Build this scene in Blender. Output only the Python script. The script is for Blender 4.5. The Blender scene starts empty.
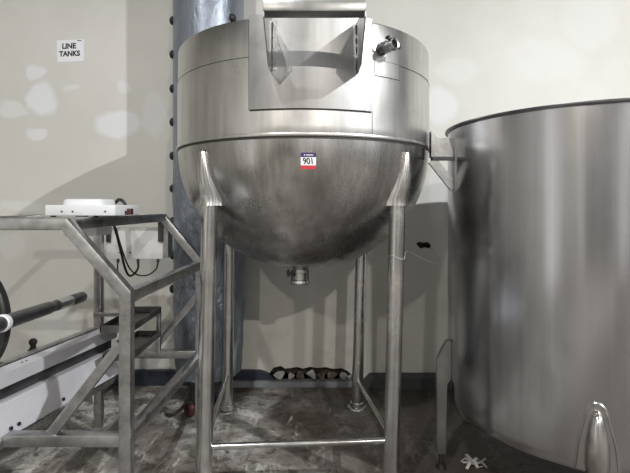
import bpy, bmesh, math, random
from mathutils import Vector, Matrix, noise
from mathutils.geometry import tessellate_polygon
random.seed(7)
S = bpy.context.scene
COL = S.collection
PI = math.pi
H = 1.76            # camera height
F = 470.0           # focal length in pixels of a 630 px wide frame
YH = 206.0          # horizon row

def P(px, py, Y):
    """point seen at (px, py) standing at depth Y"""
    return Vector(((px - 315) / F * Y, Y, H - (py - YH) / F * Y))

# ------------------------------------------------------------------ camera, world, lights, exposure
cam = bpy.data.cameras.new('camera')
camo = bpy.data.objects.new('camera', cam); COL.objects.link(camo)
camo.location = (0, 0, H); camo.rotation_euler = (PI / 2, 0, 0)
cam.sensor_width = 36; cam.lens = 36 * F / 630
cam.shift_y = -(236.5 - YH) / 630
cam.clip_start = 0.05
S.camera = camo

W = bpy.data.worlds.new('world'); S.world = W; W.use_nodes = True
W.node_tree.nodes['Background'].inputs[0].default_value = (1.0, 0.98, 0.95, 1)
W.node_tree.nodes['Background'].inputs[1].default_value = 1.0

LAMP_SPOTS = [(6.67, -2.49, 1800), (-1.83, -1.55, 260), (-3.6, -8.5, 470), (3.4, -8.5, 850)]
COOL = (0.97, 0.99, 1.0); WARM = (1.0, 0.95, 0.88)
LAMP_Z = 6.95

S.view_settings.view_transform = 'Standard'
S.view_settings.look = 'None'
S.view_settings.gamma = 1.0
S.view_settings.use_curve_mapping = False
S.view_settings.exposure = 0.0

# ------------------------------------------------------------------ mesh helpers
def wloc(o):
    v = Vector((0, 0, 0))
    while o is not None:
        v = v + o.location; o = o.parent
    return v

def obj(name, bm, mat, parent=None, smooth=False, sharp=40, label=None):
    me = bpy.data.meshes.new(name)
    if parent is not None:
        off = wloc(parent)
        for v in bm.verts: v.co -= off
    bmesh.ops.recalc_face_normals(bm, faces=bm.faces[:])
    if smooth:
        for f in bm.faces: f.smooth = True
        for e in bm.edges:
            if len(e.link_faces) == 2 and e.calc_face_angle(0) > math.radians(sharp): e.smooth = False
    bm.to_mesh(me); bm.free()
    o = bpy.data.objects.new(name, me); COL.objects.link(o)
    for m in (mat if isinstance(mat, (list, tuple)) else [mat]): me.materials.append(m)
    if parent is not None: o.parent = parent
    if label: o['label'] = label
    return o

def center(o):
    """move a free-standing mesh's origin to the base of its own bounds"""
    co = [v.co for v in o.data.vertices]
    c = Vector(((min(v.x for v in co) + max(v.x for v in co)) / 2, (min(v.y for v in co) + max(v.y for v in co)) / 2, min(v.z for v in co)))
    o.data.transform(Matrix.Translation(-c)); o.location = c
    return o

def thing(name, label, cat, loc=(0, 0, 0), group=None):
    o = bpy.data.objects.new(name, None); COL.objects.link(o)
    o.location = loc; o.empty_display_size = 0.1
    o['label'] = label; o['category'] = cat
    if group: o['group'] = group
    return o

def tag(o, label, cat, group=None):
    o['label'] = label; o['category'] = cat
    if group: o['group'] = group
    return o

def struct(name, bm, mat, **k):
    o = obj(name, bm, mat, **k); o['kind'] = 'structure'; return o

def NB(): return bmesh.new()

def add_box(bm, x0, x1, y0, y1, z0, z1, bev=0.0):
    r = bmesh.ops.create_cube(bm, size=1)
    vs = r['verts']
    for v in vs:
        v.co = Vector(((x0 + x1) / 2 + v.co.x * (x1 - x0), (y0 + y1) / 2 + v.co.y * (y1 - y0), (z0 + z1) / 2 + v.co.z * (z1 - z0)))
    if bev > 0:
        es = list({e for v in vs for e in v.link_edges})
        bmesh.ops.bevel(bm, geom=es, offset=bev, segments=2, affect='EDGES', profile=0.6)
    return bm

def frame_of(d, up=Vector((0, 0, 1))):
    d = d.normalized()
    if abs(d.dot(up)) > 0.98: up = Vector((0, 1, 0))
    s = d.cross(up).normalized(); u = s.cross(d).normalized()
    return s, u

def add_bar(bm, a, b, w=0.05, h=None, bev=0.004, up=Vector((0, 0, 1)), ext=0.0, na=None, nb=None):
    """square tube from a to b"""
    a = Vector(a); b = Vector(b); h = h or w
    d = (b - a).normalized(); a = a - d * ext; b = b + d * ext
    s, u = frame_of(d, up)
    ring = []
    # rounded rectangle profile
    n = 3; r = bev
    pts = []
    for cx, cy, a0 in ((1, 1, 0), (-1, 1, 90), (-1, -1, 180), (1, -1, 270)):
        for k in range(n):
            t = math.radians(a0 + 90 * k / (n - 1))
            pts.append((cx * (w / 2 - r) + r * math.cos(t), cy * (h / 2 - r) + r * math.sin(t)))
    A = [bm.verts.new(a + s * x + u * y) for x, y in pts]
    B = [bm.verts.new(b + s * x + u * y) for x, y in pts]
    for ring_, pl, c0 in ((A, na, a), (B, nb, b)):
        if pl is not None:
            for v in ring_: v.co += d * ((c0 - v.co).dot(pl) / d.dot(pl))
    m = len(pts)
    for i in range(m): bm.faces.new((A[i], A[(i + 1) % m], B[(i + 1) % m], B[i]))
    bm.faces.new(A[::-1]); bm.faces.new(B)
    return bm

def add_cyl(bm, a, b, r0, r1=None, n=32, caps=True):
    a = Vector(a); b = Vector(b); r1 = r0 if r1 is None else r1
    s, u = frame_of(b - a)
    A = [bm.verts.new(a + (s * math.cos(2 * PI * i / n) + u * math.sin(2 * PI * i / n)) * r0) for i in range(n)]
    B = [bm.verts.new(b + (s * math.cos(2 * PI * i / n) + u * math.sin(2 * PI * i / n)) * r1) for i in range(n)]
    for i in range(n): bm.faces.new((A[i], A[(i + 1) % n], B[(i + 1) % n], B[i]))
    if caps: bm.faces.new(A[::-1]); bm.faces.new(B)
    return bm

def add_lathe(bm, prof, c=(0, 0, 0), axis=Vector((0, 0, 1)), n=64, closed=False):
    """prof = [(r, t)] turned about the axis through c"""
    c = Vector(c); s, u = frame_of(axis); ax = axis.normalized()
    rings = []
    for r, t in prof:
        if r < 1e-5: rings.append([bm.verts.new(c + ax * t)])
        else: rings.append([bm.verts.new(c + ax * t + (s * math.cos(2 * PI * i / n) + u * math.sin(2 * PI * i / n)) * r) for i in range(n)])
    pairs = list(zip(rings, rings[1:]))
    if closed: pairs.append((rings[-1], rings[0]))
    for A, B in pairs:
        for i in range(n):
            j = (i + 1) % n
            if len(A) == 1 and len(B) == 1: continue
            if len(A) == 1: bm.faces.new((A[0], B[j], B[i]))
            elif len(B) == 1: bm.faces.new((A[i], A[j], B[0]))
            else: bm.faces.new((A[i], A[j], B[j], B[i]))
    return bm

def add_sweep(bm, pts, r, n=8, sub=6, closed=False):
    """round cable through pts (Catmull-Rom)"""
    pts = [Vector(p) for p in pts]
    out = []
    m = len(pts)
    for i in range(m if closed else m - 1):
        g = (lambda k: pts[k % m]) if closed else (lambda k: pts[max(0, min(m - 1, k))])
        p0, p1, p2, p3 = g(i - 1), g(i), g(i + 1), g(i + 2)
        for k in range(sub):
            t = k / sub
            out.append(0.5 * ((2 * p1) + (p2 - p0) * t + (2 * p0 - 5 * p1 + 4 * p2 - p3) * t * t + (3 * p1 - p0 - 3 * p2 + p3) * t ** 3))
    if not closed: out.append(pts[-1])
    L = len(out); rings = []
    up = Vector((0.13, 0.21, 0.97))
    for i, p in enumerate(out):
        if closed: d = out[(i + 1) % L] - out[i - 1]
        else: d = out[min(L - 1, i + 1)] - out[max(0, i - 1)]
        s, u = frame_of(d, up)
        if i:  # keep the frame from flipping
            ps = rings[-1][1]
            if s.dot(ps) < 0: s = -s; u = -u
        rings.append(([bm.verts.new(p + (s * math.cos(2 * PI * k / n) + u * math.sin(2 * PI * k / n)) * r) for k in range(n)], s))
    for i in range(L if closed else L - 1):
        A = rings[i][0]; B = rings[(i + 1) % L][0]
        for k in range(n): bm.faces.new((A[k], A[(k + 1) % n], B[(k + 1) % n], B[k]))
    if not closed:
        bm.faces.new(rings[0][0][::-1]); bm.faces.new(rings[-1][0])
    return bm

def add_prism(bm, poly, vec):
    """closed solid: planar polygon (3-D points) pushed along vec"""
    vec = Vector(vec)
    A = [bm.verts.new(Vector(p)) for p in poly]; B = [bm.verts.new(Vector(p) + vec) for p in poly]
    n = len(poly)
    for i in range(n): bm.faces.new((A[i], A[(i + 1) % n], B[(i + 1) % n], B[i]))
    bm.faces.new(A[::-1]); bm.faces.new(B)
    return bm

def add_sheet(bm, grid, th):
    """solid sheet from a grid of points with per-point normals [(p, n)] of thickness th"""
    R = len(grid); Cn = len(grid[0])
    A = [[bm.verts.new(p + nn * th) for p, nn in row] for row in grid]
    B = [[bm.verts.new(p) for p, nn in row] for row in grid]
    for i in range(R - 1):
        for j in range(Cn - 1):
            bm.faces.new((A[i][j], A[i][j + 1], A[i + 1][j + 1], A[i + 1][j]))
            bm.faces.new((B[i][j], B[i + 1][j], B[i + 1][j + 1], B[i][j + 1]))
    for i in range(R - 1):
        for j in (0, Cn - 1): bm.faces.new((A[i][j], A[i + 1][j], B[i + 1][j], B[i][j]))
    for j in range(Cn - 1):
        for i in (0, R - 1): bm.faces.new((A[i][j], A[i][j + 1], B[i][j + 1], B[i][j]))
    return bm

def text_bm(s, size, depth=0.0004, offset=0.0):
    cu = bpy.data.curves.new('t', 'FONT'); cu.body = s; cu.size = size; cu.extrude = depth; cu.offset = offset
    cu.align_x = 'CENTER'; cu.align_y = 'CENTER'
    o = bpy.data.objects.new('t', cu); COL.objects.link(o)
    bpy.context.view_layer.update()
    me = bpy.data.meshes.new_from_object(o)
    bm = NB(); bm.from_mesh(me)
    bpy.data.objects.remove(o); bpy.data.curves.remove(cu); bpy.data.meshes.remove(me)
    return bm

# ------------------------------------------------------------------ material helpers
def srgb(r, g, b):
    f = lambda c: (c / 255 / 12.92) if c / 255 <= 0.04045 else ((c / 255 + 0.055) / 1.055) ** 2.4
    return (f(r), f(g), f(b), 1)

class NT:
    def __init__(s, name):
        s.m = bpy.data.materials.new(name); s.m.use_nodes = True
        s.t = s.m.node_tree; s.b = s.t.nodes['Principled BSDF']
        s.tc = s.t.nodes.new('ShaderNodeTexCoord')
    def n(s, typ, **k):
        nd = s.t.nodes.new(typ)
        for a, v in k.items(): setattr(nd, a, v)
        return nd
    def l(s, a, b): s.t.links.new(a, b)
    def mapping(s, scale=(1, 1, 1), rot=(0, 0, 0), src=None):
        mp = s.n('ShaderNodeMapping'); mp.inputs['Scale'].default_value = scale; mp.inputs['Rotation'].default_value = rot
        s.l(src or s.tc.outputs['Object'], mp.inputs[0]); return mp.outputs[0]
    def noise(s, vec, scale=5, detail=4, rough=0.55, dist=0.0):
        nd = s.n('ShaderNodeTexNoise'); nd.inputs['Scale'].default_value = scale
        nd.inputs['Detail'].default_value = detail; nd.inputs['Roughness'].default_value = rough
        nd.inputs['Distortion'].default_value = dist
        s.l(vec, nd.inputs['Vector']); return nd.outputs['Fac']
    def ramp(s, fac, stops, interp='LINEAR'):
        r = s.n('ShaderNodeValToRGB'); r.color_ramp.interpolation = interp
        el = r.color_ramp.elements
        while len(el) < len(stops): el.new(0.5)
        for e, (p, c) in zip(el, stops):
            e.position = p; e.color = c if len(c) == 4 else (*c, 1)
        s.l(fac, r.inputs[0]); return r.outputs[0]
    def mix(s, a, b, fac, mode='MIX'):
        m = s.n('ShaderNodeMix', data_type='RGBA', blend_type=mode)
        for v, i in ((fac, 0), (a, 6), (b, 7)):
            if hasattr(v, 'links'): s.l(v, m.inputs[i])
            else: m.inputs[i].default_value = v
        return m.outputs[2]
    def math(s, op, a, b=0.0, clamp=False):
        m = s.n('ShaderNodeMath', operation=op); m.use_clamp = clamp
        for v, i in ((a, 0), (b, 1)):
            if hasattr(v, 'links'): s.l(v, m.inputs[i])
            else: m.inputs[i].default_value = v
        return m.outputs[0]
    def bump(s, h, strength=0.2, dist=0.01):
        b = s.n('ShaderNodeBump'); b.inputs['Strength'].default_value = strength; b.inputs['Distance'].default_value = dist
        s.l(h, b.inputs['Height']); s.l(b.outputs[0], s.b.inputs['Normal'])
    def set(s, **k):
        for a, v in k.items():
            i = s.b.inputs[a.replace('_', ' ')]
            if hasattr(v, 'links'): s.l(v, i)
            else: i.default_value = v
        return s

def g(v): return (v, v, v, 1)

def steel(name, lo, hi, r0, r1, streak=(9, 9, 0.5), bump=0.05, blotch=1.3, tint=None, metal=1.0):
    t = NT(name)
    st = t.noise(t.mapping(streak), 3, 5, 0.6)
    bl = t.noise(t.mapping((1, 1, 1)), blotch, 5, 0.6, 0.6)
    fine = t.noise(t.mapping((30, 30, 1.5)), 5, 3, 0.6)
    f = t.math('ADD', t.math('MULTIPLY', st, 0.5), t.math('MULTIPLY', bl, 0.5))
    c = t.ramp(f, [(0.33, lo), (0.66, hi)])
    if tint: c = t.mix(c, tint, t.ramp(bl, [(0.5, g(0)), (0.72, g(0.6))]))
    rr = t.n('ShaderNodeMapRange'); rr.inputs[1].default_value = 0.3; rr.inputs[2].default_value = 0.7
    rr.inputs[3].default_value = r0; rr.inputs[4].default_value = r1
    t.l(t.math('ADD', t.math('MULTIPLY', bl, 0.75), t.math('MULTIPLY', fine, 0.25)), rr.inputs[0])
    t.set(Base_Color=c, Metallic=metal, Roughness=rr.outputs[0])
    t.bump(t.math('ADD', t.math('MULTIPLY', st, 0.6), t.math('MULTIPLY', bl, 0.4)), bump, 0.02)
    return t.m

def plain(name, col, rough=0.5, metal=0.0, var=0.12, scale=6, bump=0.0, **k):
    t = NT(name)
    nz = t.noise(t.mapping(), scale, 4)
    d = tuple(c * (1 - var) for c in col[:3]) + (1,); e = tuple(min(1, c * (1 + var)) for c in col[:3]) + (1,)
    t.set(Base_Color=t.ramp(nz, [(0.3, d), (0.7, e)]), Roughness=rough, Metallic=metal, **k)
    if bump: t.bump(nz, bump, 0.01)
    return t.m

M = {}
M['kettle_wall'] = steel('stained_stainless', (0.46, 0.45, 0.425, 1), (0.70, 0.69, 0.68, 1), 0.24, 0.40, streak=(6, 6, 0.6), bump=0.03, blotch=1.6)
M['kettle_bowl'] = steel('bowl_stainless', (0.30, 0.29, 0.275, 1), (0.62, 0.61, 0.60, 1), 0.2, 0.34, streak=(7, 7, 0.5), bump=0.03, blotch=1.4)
M['kettle_panel'] = steel('panel_stainless', (0.27, 0.268, 0.266, 1), (0.40, 0.398, 0.395, 1), 0.36, 0.48, streak=(5, 5, 0.8), bump=0.02, blotch=2, metal=0.8)
M['leg_steel'] = steel('pipe_stainless', (0.40, 0.395, 0.38, 1), (0.66, 0.65, 0.64, 1), 0.16, 0.30, streak=(4, 4, 1.2), bump=0.02, blotch=4)
M['tank'] = steel('tank_stainless', (0.42, 0.42, 0.43, 1), (0.58, 0.58, 0.60, 1), 0.16, 0.26, streak=(5, 5, 0.10), bump=0.035, blotch=0.9)
M['tank_leg'] = steel('dull_leg_plate', (0.22, 0.22, 0.215, 1), (0.36, 0.36, 0.35, 1), 0.25, 0.4, streak=(4, 4, 1), blotch=4)
M['tube'] = steel('brushed_square_tube', (0.30, 0.30, 0.30, 1), (0.56, 0.56, 0.56, 1), 0.24, 0.38, streak=(6, 6, 6), bump=0.02, blotch=6)
M['bright'] = plain('pale_coated_sheet', (0.52, 0.52, 0.55, 1), 0.42, 0.3, var=0.10, scale=4)
M['fitting'] = steel('fitting_steel', (0.5, 0.5, 0.5, 1), (0.75, 0.75, 0.75, 1), 0.15, 0.3, streak=(8, 8, 8), bump=0.02, blotch=9)
M['seam'] = plain('dark_weld_grime_and_shade', (0.05, 0.047, 0.043, 1), 0.6, 0.5)
M['dark_tray'] = plain('grimy_dark_tray_steel', (0.13, 0.125, 0.12, 1), 0.4, 0.8, var=0.3)
M['dark_steel'] = plain('dark_shaft_steel', (0.11, 0.11, 0.115, 1), 0.33, 0.9, var=0.35, scale=9)
M['black_rubber'] = plain('black_rubber', (0.012, 0.012, 0.012, 1), 0.5)
M['black_disc'] = plain('black_disc_rubber', (0.018, 0.018, 0.018, 1), 0.4, bump=0.1)
M['white_plastic'] = plain('white_plastic', (0.62, 0.63, 0.64, 1), 0.35, var=0.04)
M['box_white'] = plain('pale_grey_enamel', (0.78, 0.78, 0.77, 1), 0.4, var=0.06)
M['paper'] = plain('white_paper', (0.80, 0.80, 0.83, 1), 0.7, var=0.02)
M['ink'] = plain('black_ink', (0.01, 0.01, 0.012, 1), 0.5)
M['navy'] = plain('navy_print', (0.05, 0.025, 0.12, 1), 0.5)
M['red'] = plain('red_print', (0.62, 0.05, 0.06, 1), 0.5)
M['blue_ink'] = plain('blue_pen_ink', (0.05, 0.15, 0.5, 1), 0.5)
M['wrap'] = None

def mat_wall():
    t = NT('cream_painted_wall')
    v = t.mapping()
    n1 = t.noise(v, 0.7, 5, 0.6); n2 = t.noise(v, 14, 4)
    base = t.ramp(n1, [(0.35, (0.58, 0.57, 0.53, 1)), (0.65, (0.66, 0.65, 0.61, 1))])
    # faint vertical sheet joints
    sep = t.n('ShaderNodeSeparateXYZ'); t.l(t.tc.outputs['Object'], sep.inputs[0])
    # filler patches: soft irregular whitish blobs
    dn = t.n('ShaderNodeTexNoise'); dn.inputs['Scale'].default_value = 5; dn.inputs['Detail'].default_value = 5
    t.l(v, dn.inputs['Vector'])
    vm = t.n('ShaderNodeVectorMath', operation='MULTIPLY_ADD'); vm.inputs[1].default_value = (0.16, 0.0, 0.16)
    t.l(dn.outputs['Color'], vm.inputs[0]); t.l(t.tc.outputs['Object'], vm.inputs[2])
    acc = None
    for (px, py, rx, ry, a) in [(43, 99, 15, 15, .75), (36, 72, 9, 9, .6), (12, 110, 16, 8, .45), (118, 124, 24, 14, .75), (125, 86, 7, 7, .5),
                             (73, 88, 9, 3, .4), (37, 134, 12, 7, .6), (12, 245, 14, 14, .3), (20, 205, 20, 6, .3), (590, 20, 30, 30, .2), (440, 105, 16, 20, .6),
                             (458, 70, 22, 12, .3), (155, 115, 12, 22, .35), (60, 330, 20, 22, .3), (545, 60, 40, 22, .2), (436, 195, 9, 30, .5)]:
        c = P(px, py, 4.65)
        sb = t.n('ShaderNodeVectorMath', operation='SUBTRACT'); t.l(vm.outputs[0], sb.inputs[0]); sb.inputs[1].default_value = (c.x + .08, 4.65, c.z + .08)
        sc = t.n('ShaderNodeVectorMath', operation='MULTIPLY'); t.l(sb.outputs[0], sc.inputs[0]); sc.inputs[1].default_value = (F / 4.65 / rx, 0.0, F / 4.65 / ry)
        ln = t.n('ShaderNodeVectorMath', operation='LENGTH'); t.l(sc.outputs[0], ln.inputs[0])
        mr = t.n('ShaderNodeMapRange'); mr.inputs[1].default_value = 1.15; mr.inputs[2].default_value = 0.8; mr.inputs[3].default_value = 0; mr.inputs[4].default_value = a
        t.l(ln.outputs['Value'], mr.inputs[0])
        acc = mr.outputs[0] if acc is None else t.math('MAXIMUM', acc, mr.outputs[0])
    c = t.mix(base, (0.76, 0.77, 0.79, 1), acc)
    # scuffs near the floor
    dirt = t.math('MULTIPLY', t.ramp(t.noise(v, 3.5, 8, 0.7), [(0.5, g(0)), (0.72, g(0.45))]), t.ramp(t.math('MULTIPLY', sep.outputs['Z'], 0.25), [(0.0, g(1)), (0.3, g(0.05))]))
    c = t.mix(c, (0.30, 0.27, 0.22, 1), dirt)
    t.set(Base_Color=c, Roughness=0.55)
    t.bump(n2, 0.06, 0.01)
    return t.m
M['wall'] = mat_wall()

def mat_floor():
    t = NT('worn_dirty_concrete')
    v = t.mapping()
    n1 = t.noise(v, 1.5, 9, 0.68, 0.6); n2 = t.noise(v, 7, 8, 0.72, 1.2); n3 = t.noise(t.mapping((1, 0.35, 1), (0, 0, 0.6)), 5, 6, 0.7, 0.5)
    c = t.ramp(n1, [(0.38, (0.045, 0.039, 0.033, 1)), (0.5, (0.19, 0.18, 0.165, 1)), (0.6, (0.40, 0.39, 0.37, 1))])
    c = t.mix(c, (0.045, 0.038, 0.03, 1), t.ramp(n2, [(0.53, g(0)), (0.60, g(0.85))]))
    c = t.mix(c, (0.46, 0.45, 0.43, 1), t.ramp(n3, [(0.55, g(0)), (0.60, g(0.75))]))
    mus = t.noise(v, 26, 8, 0.8, 0.8)
    c = t.mix(c, (0.13, 0.105, 0.08, 1), t.ramp(mus, [(0.5, g(0)), (0.58, g(0.75))]))
    # browner, dirtier slab to the right, widened and darkened for the kettle's painted shadow
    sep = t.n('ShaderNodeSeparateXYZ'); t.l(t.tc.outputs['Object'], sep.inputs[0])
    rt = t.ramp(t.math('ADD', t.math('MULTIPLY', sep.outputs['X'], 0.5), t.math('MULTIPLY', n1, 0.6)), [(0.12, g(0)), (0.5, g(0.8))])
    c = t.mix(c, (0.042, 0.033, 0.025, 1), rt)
    t.set(Base_Color=c, Roughness=t.ramp(n1, [(0.3, g(0.45)), (0.7, g(0.8))]))
    t.bump(t.math('ADD', n2, t.math('MULTIPLY', mus, 0.6)), 0.6, 0.014)
    return t.m
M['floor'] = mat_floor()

def mat_duct():
    t = NT('grey_blue_foil_wrap')
    v = t.mapping((1, 1, 0.6))
    sep = t.n('ShaderNodeSeparateXYZ'); t.l(t.tc.outputs['Object'], sep.inputs[0])
    n1 = t.noise(v, 3, 5, 0.6, 1.0); n2 = t.noise(v, 13, 5, 0.65, 1.5)
    low = t.ramp(t.math('MULTIPLY', sep.outputs['Z'], 0.25), [(0.42, g(1)), (0.58, g(0.12))])
    c = t.ramp(n1, [(0.3, (0.16, 0.18, 0.215, 1)), (0.7, (0.31, 0.34, 0.395, 1))])
    t.set(Base_Color=c, Metallic=0.55, Roughness=0.36)
    hgt = t.math('MULTIPLY', t.math('ADD', n2, t.math('MULTIPLY', n1, 0.8)), low)
    t.bump(hgt, 0.8, 0.05)
    return t.m
M['duct'] = mat_duct()
M['curb'] = plain('grey_curb_paint', (0.19, 0.20, 0.21, 1), 0.6, var=0.3, bump=0.1)
M['curb_dark'] = plain('charcoal_curb_paint', (0.055, 0.058, 0.062, 1), 0.6, var=0.3, bump=0.1)
M['base_navy'] = plain('navy_vinyl_base', (0.022, 0.026, 0.042, 1), 0.5, var=0.2)
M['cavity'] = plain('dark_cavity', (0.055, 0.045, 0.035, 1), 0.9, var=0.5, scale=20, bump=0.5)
M['plaster'] = plain('broken_plaster', (0.42, 0.41, 0.39, 1), 0.9, var=0.3, scale=25, bump=0.5)
M['rubble_dark'] = plain('dark_rubble', (0.13, 0.11, 0.085, 1), 0.9, var=0.4, scale=25, bump=0.5)
M['ceil'] = plain('off_white_ceiling', (0.22, 0.22, 0.22, 1), 0.8, var=0.05)
M['wall_cream'] = plain('plain_cream_wall', (0.36, 0.35, 0.32, 1), 0.6, var=0.06, scale=1)
M['wall_plain'] = plain('dark_grey_hall_wall', (0.13, 0.13, 0.13, 1), 0.6, var=0.06, scale=1)
M['scrap'] = plain('crumpled_pale_plastic', (0.5, 0.48, 0.44, 1), 0.5, var=0.2)
M['wire'] = plain('galvanised_wire', (0.5, 0.5, 0.5, 1), 0.35, 0.8)
M['wheel'] = plain('red_brown_caster', (0.09, 0.03, 0.025, 1), 0.45, var=0.4)

# ------------------------------------------------------------------ the room
WY = 4.65
X0, X1, Y0, ZC = -5.5, 8.5, -11.0, 8.0
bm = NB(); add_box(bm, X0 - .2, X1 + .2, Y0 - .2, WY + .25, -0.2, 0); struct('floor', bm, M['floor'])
bm = NB(); add_box(bm, X0 - .2, X1 + .2, Y0 - .2, WY + .25, ZC, ZC + .2); struct('ceiling', bm, M['ceil'])
bm = NB()
for y0, y1, z0, z1 in ((Y0, -10.6, 0, ZC), (-10.6, -9.0, 4.6, ZC), (-9.0, -4.3, 0, ZC), (-4.3, -1.8, 4.6, ZC), (-1.8, WY, 0, ZC)): add_box(bm, X0 - .2, X0, y0, y1, z0, z1)
struct('wall_left', bm, M['wall_cream'])
bm = NB(); add_box(bm, X1, X1 + .2, Y0, WY, 0, ZC); struct('wall_right', bm, M['wall_plain'])
bm = NB()
for x0, x1, z0, z1 in ((X0, -0.5, 0, ZC), (-0.5, 1.3, 5.2, ZC), (1.3, 4.6, 0, ZC), (4.6, 6.4, 4.4, ZC), (6.4, X1, 0, ZC)):
    add_box(bm, x0, x1, Y0 - .2, Y0, z0, z1)
struct('wall_front', bm, M['wall_plain'])

# back wall with two broken-out holes
hole = [(269, 384), (270, 372), (274, 367.5), (281, 366), (285, 368.6), (291, 368), (297, 367), (303, 368.6), (310, 366.8), (318, 368), (326, 367),
        (333, 369), (341, 368), (347, 370.5), (350, 373), (353, 377), (352.5, 384)]
hole2 = [(416, 243.5), (419, 241.8), (424, 242.6), (428, 242), (431.5, 245.5), (430, 248.6), (425, 247.5), (421, 248.8), (418, 246.3)]
def wallpts(h): return [P(x, y, WY) for x, y in h]
outer = [Vector((X0, WY, 0)), Vector((X1, WY, 0)), Vector((X1, WY, ZC)), Vector((X0, WY, ZC))]
bm = NB()
loops = [outer, wallpts(hole), wallpts(hole2)]
flat = [p for l in loops for p in l]
vs = [bm.verts.new(p) for p in flat]
for tri in tessellate_polygon(loops):
    try: bm.faces.new([vs[i] for i in tri])
    except ValueError: pass
k = len(outer)
for lp in loops[1:]:
    n = len(lp); fr = vs[k:k + n]; bk = [bm.verts.new(p + Vector((0, 0.03, 0))) for p in lp]
    for i in range(n): bm.faces.new((fr[i], fr[(i + 1) % n], bk[(i + 1) % n], bk[i]))
    k += n
# top, back and ends so that the wall is a solid slab
bo = [bm.verts.new(p + Vector((0, 0.25, 0))) for p in outer]
for i in range(4): bm.faces.new((vs[i], vs[(i + 1) % 4], bo[(i + 1) % 4], bo[i]))
bm.faces.new(bo)
struct('wall_back', bm, M['wall'])
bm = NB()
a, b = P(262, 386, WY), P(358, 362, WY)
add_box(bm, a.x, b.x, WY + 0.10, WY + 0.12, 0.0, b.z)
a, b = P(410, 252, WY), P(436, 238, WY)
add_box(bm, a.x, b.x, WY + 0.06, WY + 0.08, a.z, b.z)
struct('hole_backing', bm, M['cavity'])  # dark backing sheets added behind the two wall holes to read as cavity

# curbs and vinyl base
bm = NB(); a = P(225, 0, 4.55); b = P(354, 0, 4.55); add_box(bm, a.x, b.x, 4.55, WY, 0, 0.055, 0.006)
struct('baseboard_left', bm, M['curb'])
def strip(bm, pts, y0, y1):   # polygon in the wall plane, given depth
    add_prism(bm, [Vector((p.x, y0, p.z)) for p in pts], (0, y1 - y0, 0))
bm = NB(); e = P(262, 371.5, 4.6)
strip(bm, [Vector((X0, 0, 0)), Vector((a.x - .002, 0, 0)), Vector((a.x - .002, 0, .056)), Vector((P(275, 0, 4.6).x, 0, .055)), Vector((P(272, 0, 4.6).x, 0, .09)), Vector((P(266, 0, 4.6).x, 0, .125)), Vector((P(260, 0, 4.6).x, 0, .145)), Vector((X0, 0, .15))], 4.60, WY - 0.001)
struct('baseboard_back', bm, M['base_navy'])
bm = NB(); x0 = P(364, 0, 4.5).x
strip(bm, [Vector((x0 - .04, 0, 0)), Vector((X1, 0, 0)), Vector((X1, 0, .113)), Vector((x0 + .07, 0, .113)), Vector((x0, 0, .04))], 4.50, WY - 0.001)
struct('baseboard_right', bm, M['curb_dark'])

# ------------------------------------------------------------------ ceiling lamps and two added fill lamps
def lamp(x, y, power, label, col=COOL):
    t = thing('ceiling_lamp', label, 'lamp', (x, y, LAMP_Z), 'round ceiling lamps')
    bm = NB(); add_lathe(bm, [(0.0, .22), (.07, .22), (.09, .12), (.16, .10), (.24, 0.0), (.23, -0.01), (.15, .08), (0.0, .09)], (x, y, LAMP_Z), n=40)
    obj('lamp_shade', bm, M['fitting'], t, smooth=True)
    bm = NB(); add_cyl(bm, (x, y, LAMP_Z + .21), (x, y, ZC), 0.015, n=12); obj('suspension_rod', bm, M['tube'], t)
    li = bpy.data.lights.new('lamp_light', 'AREA'); li.shape = 'DISK'; li.size = 0.26; li.energy = power; li.color = col
    lo = bpy.data.objects.new('lamp_light', li); COL.objects.link(lo); lo.parent = t; lo.location = (0, 0, -0.02)
lamp(*LAMP_SPOTS[0], 'round ceiling lamp hanging to the right of the kettle')
lamp(*LAMP_SPOTS[1], 'round ceiling lamp hanging to the left of the kettle')
lamp(*LAMP_SPOTS[2], 'added warm fill lamp at the far left back of the hall', WARM)  # unseen warm pair added behind the camera to brighten under the kettle
lamp(*LAMP_SPOTS[3], 'added warm fill lamp at the far right back of the hall', WARM)

# ------------------------------------------------------------------ kettle
KX, KY, KR = -0.08, 3.45, 0.893
ZRIM, ZSEAM, ZBAND, BD = 2.80, 2.135, 2.585, 0.83
kettle = thing('steel_kettle', 'large round-bottomed stainless kettle standing on four pipe legs, red sticker on its front', 'kettle', (KX, KY, 0))
bm = NB()
prof = [(KR - .012, ZSEAM), (KR - .004, ZSEAM + .012), (KR, ZSEAM + .03)]
for i in range(1, 12): prof.append((KR, ZSEAM + .03 + (ZBAND - ZSEAM - .03) * i / 11))
prof += [(KR - .004, ZBAND + .003), (KR - .004, ZRIM - .008), (KR - .008, ZRIM), (KR - .016, ZRIM), (KR - .02, ZRIM - .01), (KR - .02, ZSEAM)]
add_lathe(bm, prof, (KX, KY, 0), n=128, closed=True)
obj('kettle_wall', bm, M['kettle_wall'], kettle, smooth=True, sharp=50)
def bowl_r(z):
    s = max(0.0, min(1.0, (ZSEAM - z) / BD)); return (KR - .004) * math.sqrt(max(0, 1 - s * s))
bm = NB(); prof = []
for i in range(33):
    a = PI / 2 * i / 32
    prof.append(((KR - .004) * math.cos(a), ZSEAM - BD * math.sin(a)))
prof[-1] = (0, ZSEAM - BD)
inner = [(max(0, r - .02), z + .02 * math.sin(PI / 2 * i / 32)) for i, (r, z) in enumerate(prof)][::-1]
add_lathe(bm, prof, (KX, KY, 0), n=128)
obj('bowl', bm, M['kettle_bowl'], kettle, smooth=True)
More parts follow.
